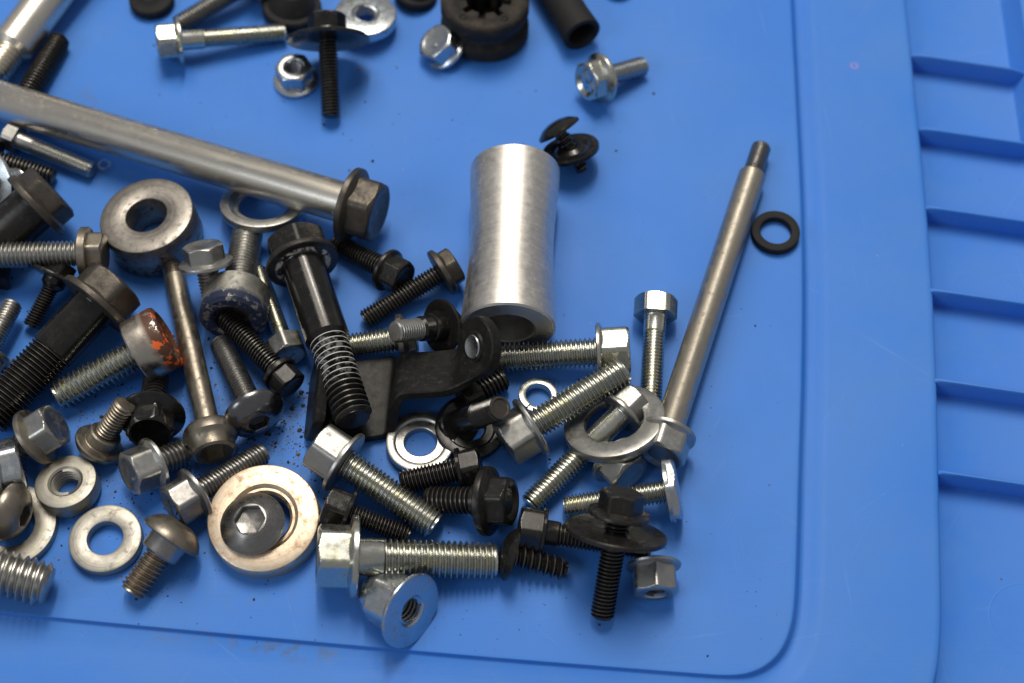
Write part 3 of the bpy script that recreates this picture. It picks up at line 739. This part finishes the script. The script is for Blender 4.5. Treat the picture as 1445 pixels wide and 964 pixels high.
# ---- bolts around the bracket
socket_screw('worn_stud', 'black threaded stud with hollow tip standing in a black dished washer', (645, 597, 1.5), dpt(645, 597, 1.5, (.5, -.238, .832), 23.5), 6.6, BLACK, 12, 2.2,
             [(0, 0), (0, 5.6), (.4, 6), (1.8, 6), (2.2, 5.6)], p=.8, tl=10.5, ds=7.2, matt=BLACK, rh=2)
def stud_dimple():
    o = [x for x in S.objects if x.name.startswith('worn_stud')][-1]
    L = 23.5
    MB().lathe([(L + .05, 3.1), (L + .5, 3.0), (L + .55, 2.5), (L + .15, 2.2), (L + .12, 0)], 30).build('tip_rim', DUSTY, o)
stud_dimple()
bolt('threaded_bolt', 'black bolt stub showing its thread tip behind the threaded stud', (652, 566, 4), (712, 534, 3.6), 6.6, BLKD, af=9, hh=5, p=1.2)
bolt('threaded_bolt', 'zinc bolt lying behind the bracket with thread pointing under black bolt', (588, 474, 6.5), (480, 490, 4.5), 7.0, ZINCD, af=8.6, hh=5, fd=13.5, ft=2, p=1.1, matf=AGED, matt=ZINC)
dd = Vector((-.72, -.42, .55)).normalized()
bolt('flange_screw', 'black flange screw with worn shiny tip resting behind the bracket', (641, 459, 7.5), dpt(641, 459, 7.5, dd, 21.5), 6.2, BLACK, af=8.4, hh=5.2, fd=15.4, ft=1.2, tl=8.5, ds=7.0, collar=(8.2, 4.0), p=.8, matt=ZINCD, mats=BLACK, cat='screw', group=GS)

# ---- right cluster
bolt('flange_bolt', 'bright zinc flange bolt lying against the aluminium spacer end', (889, 494), (672, 507, 4.4), 8.3, ZINC, af=12.6, hh=9.0, fd=16.2, ft=1.5, roll=6, p=1.3, dish=.3)
bolt('flange_bolt', 'bright zinc flange bolt resting across the large leaning washer', (711, 627), (881, 521, 13.0), 8.2, ZINCD, af=12.6, hh=9.2, fd=17.4, ft=1.5, roll=12, p=1.25, matt=ZINC, dish=.4)
bolt('hex_bolt', 'slim zinc hex bolt without flange parallel to the long pivot bolt', (926, 421), (918, 570, 3.1), 6.1, ZINC, af=11.0, hh=5.8, roll=0, p=1.0, tl=21, ds=6.2, dish=0, dome=.3, mats=ZINC)
bolt('flange_bolt', 'yellowish zinc flange bolt passing under the large leaning washer', (900, 561, 7.2), (747, 713), 6.6, ZINCD, af=10.4, hh=7, fd=13.6, ft=1.5, roll=10, p=1.1, tl=23, ds=6.6, mats=ZINC)
bolt('flange_bolt', 'zinc flange bolt head poking out below the large leaning washer', (890, 672, 6.2), (832, 612, 3.0), 5.6, ZINCD, af=11.0, hh=7.4, fd=14.8, ft=1.5, roll=14, dish=.4)
bolt('plate_bolt', 'zinc bolt with a thin flat plate head reflecting blue', (958, 690), (797, 716), 6.2, ZINCB, af=15.6, hh=3.4, fd=17.0, ft=1.3, roll=10, flat_flange=True, dish=0, dome=.05, p=1.0, matt=ZINC, mats=ZINC)
bolt('flange_bolt', 'zinc flange bolt pointing down from the bracket to the black bolts', (447, 626), (615, 742), 8.2, ZINCD, af=12.8, hh=9.4, fd=17.8, ft=1.5, roll=-8, p=1.25, matt=ZINC, dish=.4)
bolt('hex_bolt', 'small black bolt with shiny hex flat at the stepped washer', (679, 656), (566, 681), 6.6, BLACK, af=9.6, hh=6.2, fd=11.6, ft=1.2, roll=0, p=1.0, flat_flange=True, dish=.3)
bolt('flange_bolt', 'short black flange bolt with broad round flange and dusty head', (722, 708), (602, 705), 7.2, BLKD, af=12.0, hh=7.6, fd=18.2, ft=2.2, roll=12, p=1.3, collar=(8.6, 3.2), dish=.9)
bolt('hex_bolt', 'black hex bolt squeezed between two zinc bolts above the largest one', (459, 711), (577, 757), 5.6, BLACK, af=10.0, hh=7.0, fd=12.4, ft=1.1, roll=-6, p=.9, flat_flange=True, dish=.3)
bolt('flange_bolt', 'largest zinc flange bolt with smooth neck beside the domed nut', (447, 784), (700, 792), 9.8, ZINC, af=14.8, hh=10.2, fd=21.2, ft=1.9, roll=6, p=1.5, tl=29, ds=9.6, dish=.5)
socket_screw('coarse_screw', 'black dome-headed screw with coarse thread at the largest bolt tip', (705, 778), (799, 805, 3.0), 6.0, BLACK, 14.0, 3.6,
             [(0, 0), (.2, 2.4), (.9, 4.6), (2.0, 6.2), (2.8, 6.9), (3.3, 6.9), (3.5, 6.0)], p=2.0, depth=1.1)
bolt('hex_bolt', 'black hex bolt lying under the wide-washer bolt', (731, 745), (917, 774, 3.4), 6.4, BLACK, af=11.0, hh=7.0, fd=12.6, ft=1.1, roll=0, p=1.0, tl=24, ds=6.5, flat_flange=True, dish=.3, mats=BLKD)

# ---- bottom left
socket_screw('shoulder_button_screw', 'brown button screw with smooth shoulder and rusty thread below the ring', (257, 738), (185, 836), 7.2, STEEL, 16.6, 5.2,
             [(0, 0), (.1, 3.0), (.8, 5.4), (2.4, 7.2), (4.0, 8.2), (4.8, 8.3), (5.2, 7.8)], mat_h=AGED, collar=(10.4, 4.6), p=1.25, matt=BROWNT)
bolt('stud_bolt', 'thick zinc bolt with coarse thread and chamfered tip by the lid edge', (-130, 770), (69, 827), 11.8, ZINCD, af=18, hh=9, fd=24, p=2.0, matt=ZINCD)
socket_screw('button_screw', 'dark button screw with hexagon socket lying on the large pale washer', (36, 728, 8.6), dpt(36, 728, 8.6, (-.92, .26, -.02), 18), 7.0, STEEL, 15.4, 5.4,
             socket_prof(3.4, 2.6, 2.4, 0) + [(.4, 4.4), (1.5, 6.2), (3.2, 7.3), (4.4, 7.7), (5.0, 7.6), (5.3, 7.0)], mat_h=AGED)

# ------------------------------------------------------------------ grit and rust crumbs scattered on the lid
def crumbs():
    m = MB(); mats = []
    cl = [(380, 590, 30, 35, 120), (300, 560, 60, 60, 110), (200, 660, 80, 60, 120), (430, 620, 30, 40, 70), (150, 560, 70, 40, 60), (250, 800, 110, 50, 60),
          (500, 680, 60, 40, 45), (650, 760, 90, 60, 45), (800, 650, 90, 60, 35), (560, 300, 120, 90, 30), (300, 140, 150, 60, 35), (700, 150, 200, 90, 28), (1010, 780, 70, 90, 16), (640, 880, 160, 40, 30), (40, 420, 40, 40, 25), (1000, 330, 80, 150, 12)]
    for ci, (cx, cy, sx, sy, n) in enumerate(cl):
        for _ in range(int(n * (3.6 if ci < 5 else 1.3))):
            p = P(random.gauss(cx, sx), random.gauss(cy, sy))
            if P(1110, 500).x - 3 < p.x or p.y < P(600, 915).y + (P(0, 855).y - P(600, 915).y) * (P(600, 0).x - p.x) / 260 - 0: continue
            r = min(1.15, .17 + random.expovariate(4.6)) * .62 if random.random() < .42 else random.uniform(.07, .19)
            b = len(m.v); k = 6
            zt = r * random.uniform(.5, 1.1); a0 = random.random() * 6
            for ring_ in range(2):
                for j in range(k):
                    rr = r * (1.0 if ring_ == 0 else .65) * random.uniform(.6, 1.35); a = a0 + j * 2 * math.pi / k
                    m.v.append((p.x + rr * math.cos(a), p.y + rr * math.sin(a), -.01 if ring_ == 0 else zt * random.uniform(.6, 1)))
            c = random.choices((0, 1, 2), (.72, .12, .16))[0]
            for j in range(k):
                m.f.append((b + j, b + (j + 1) % k, b + k + (j + 1) % k, b + k + j)); mats.append(c)
            m.f.append(tuple(b + k + j for j in range(k))); mats.append(c)
    def mat(n, c):
        mm, t, N, L, B = ntree(n); v, raw = coords(t)
        L.new(mix(t, noise(t, v, 900), c, tuple(x * .5 for x in c)), B.inputs['Base Color']); B.inputs['Roughness'].default_value = .8; return mm
    o = m.build('grit_crumbs', mat('dark_grit', (.035, .026, .022)))
    o.data.materials.append(mat('rust_orange_grit', (.45, .11, .02))); o.data.materials.append(mat('brown_grit', (.20, .12, .075)))
    o.data.polygons.foreach_set('material_index', mats)
    for p in o.data.polygons: p.use_smooth = False
    o['kind'] = 'stuff'; tag(o, 'loose dark grit and orange rust crumbs scattered on the blue lid', 'grit')
crumbs()
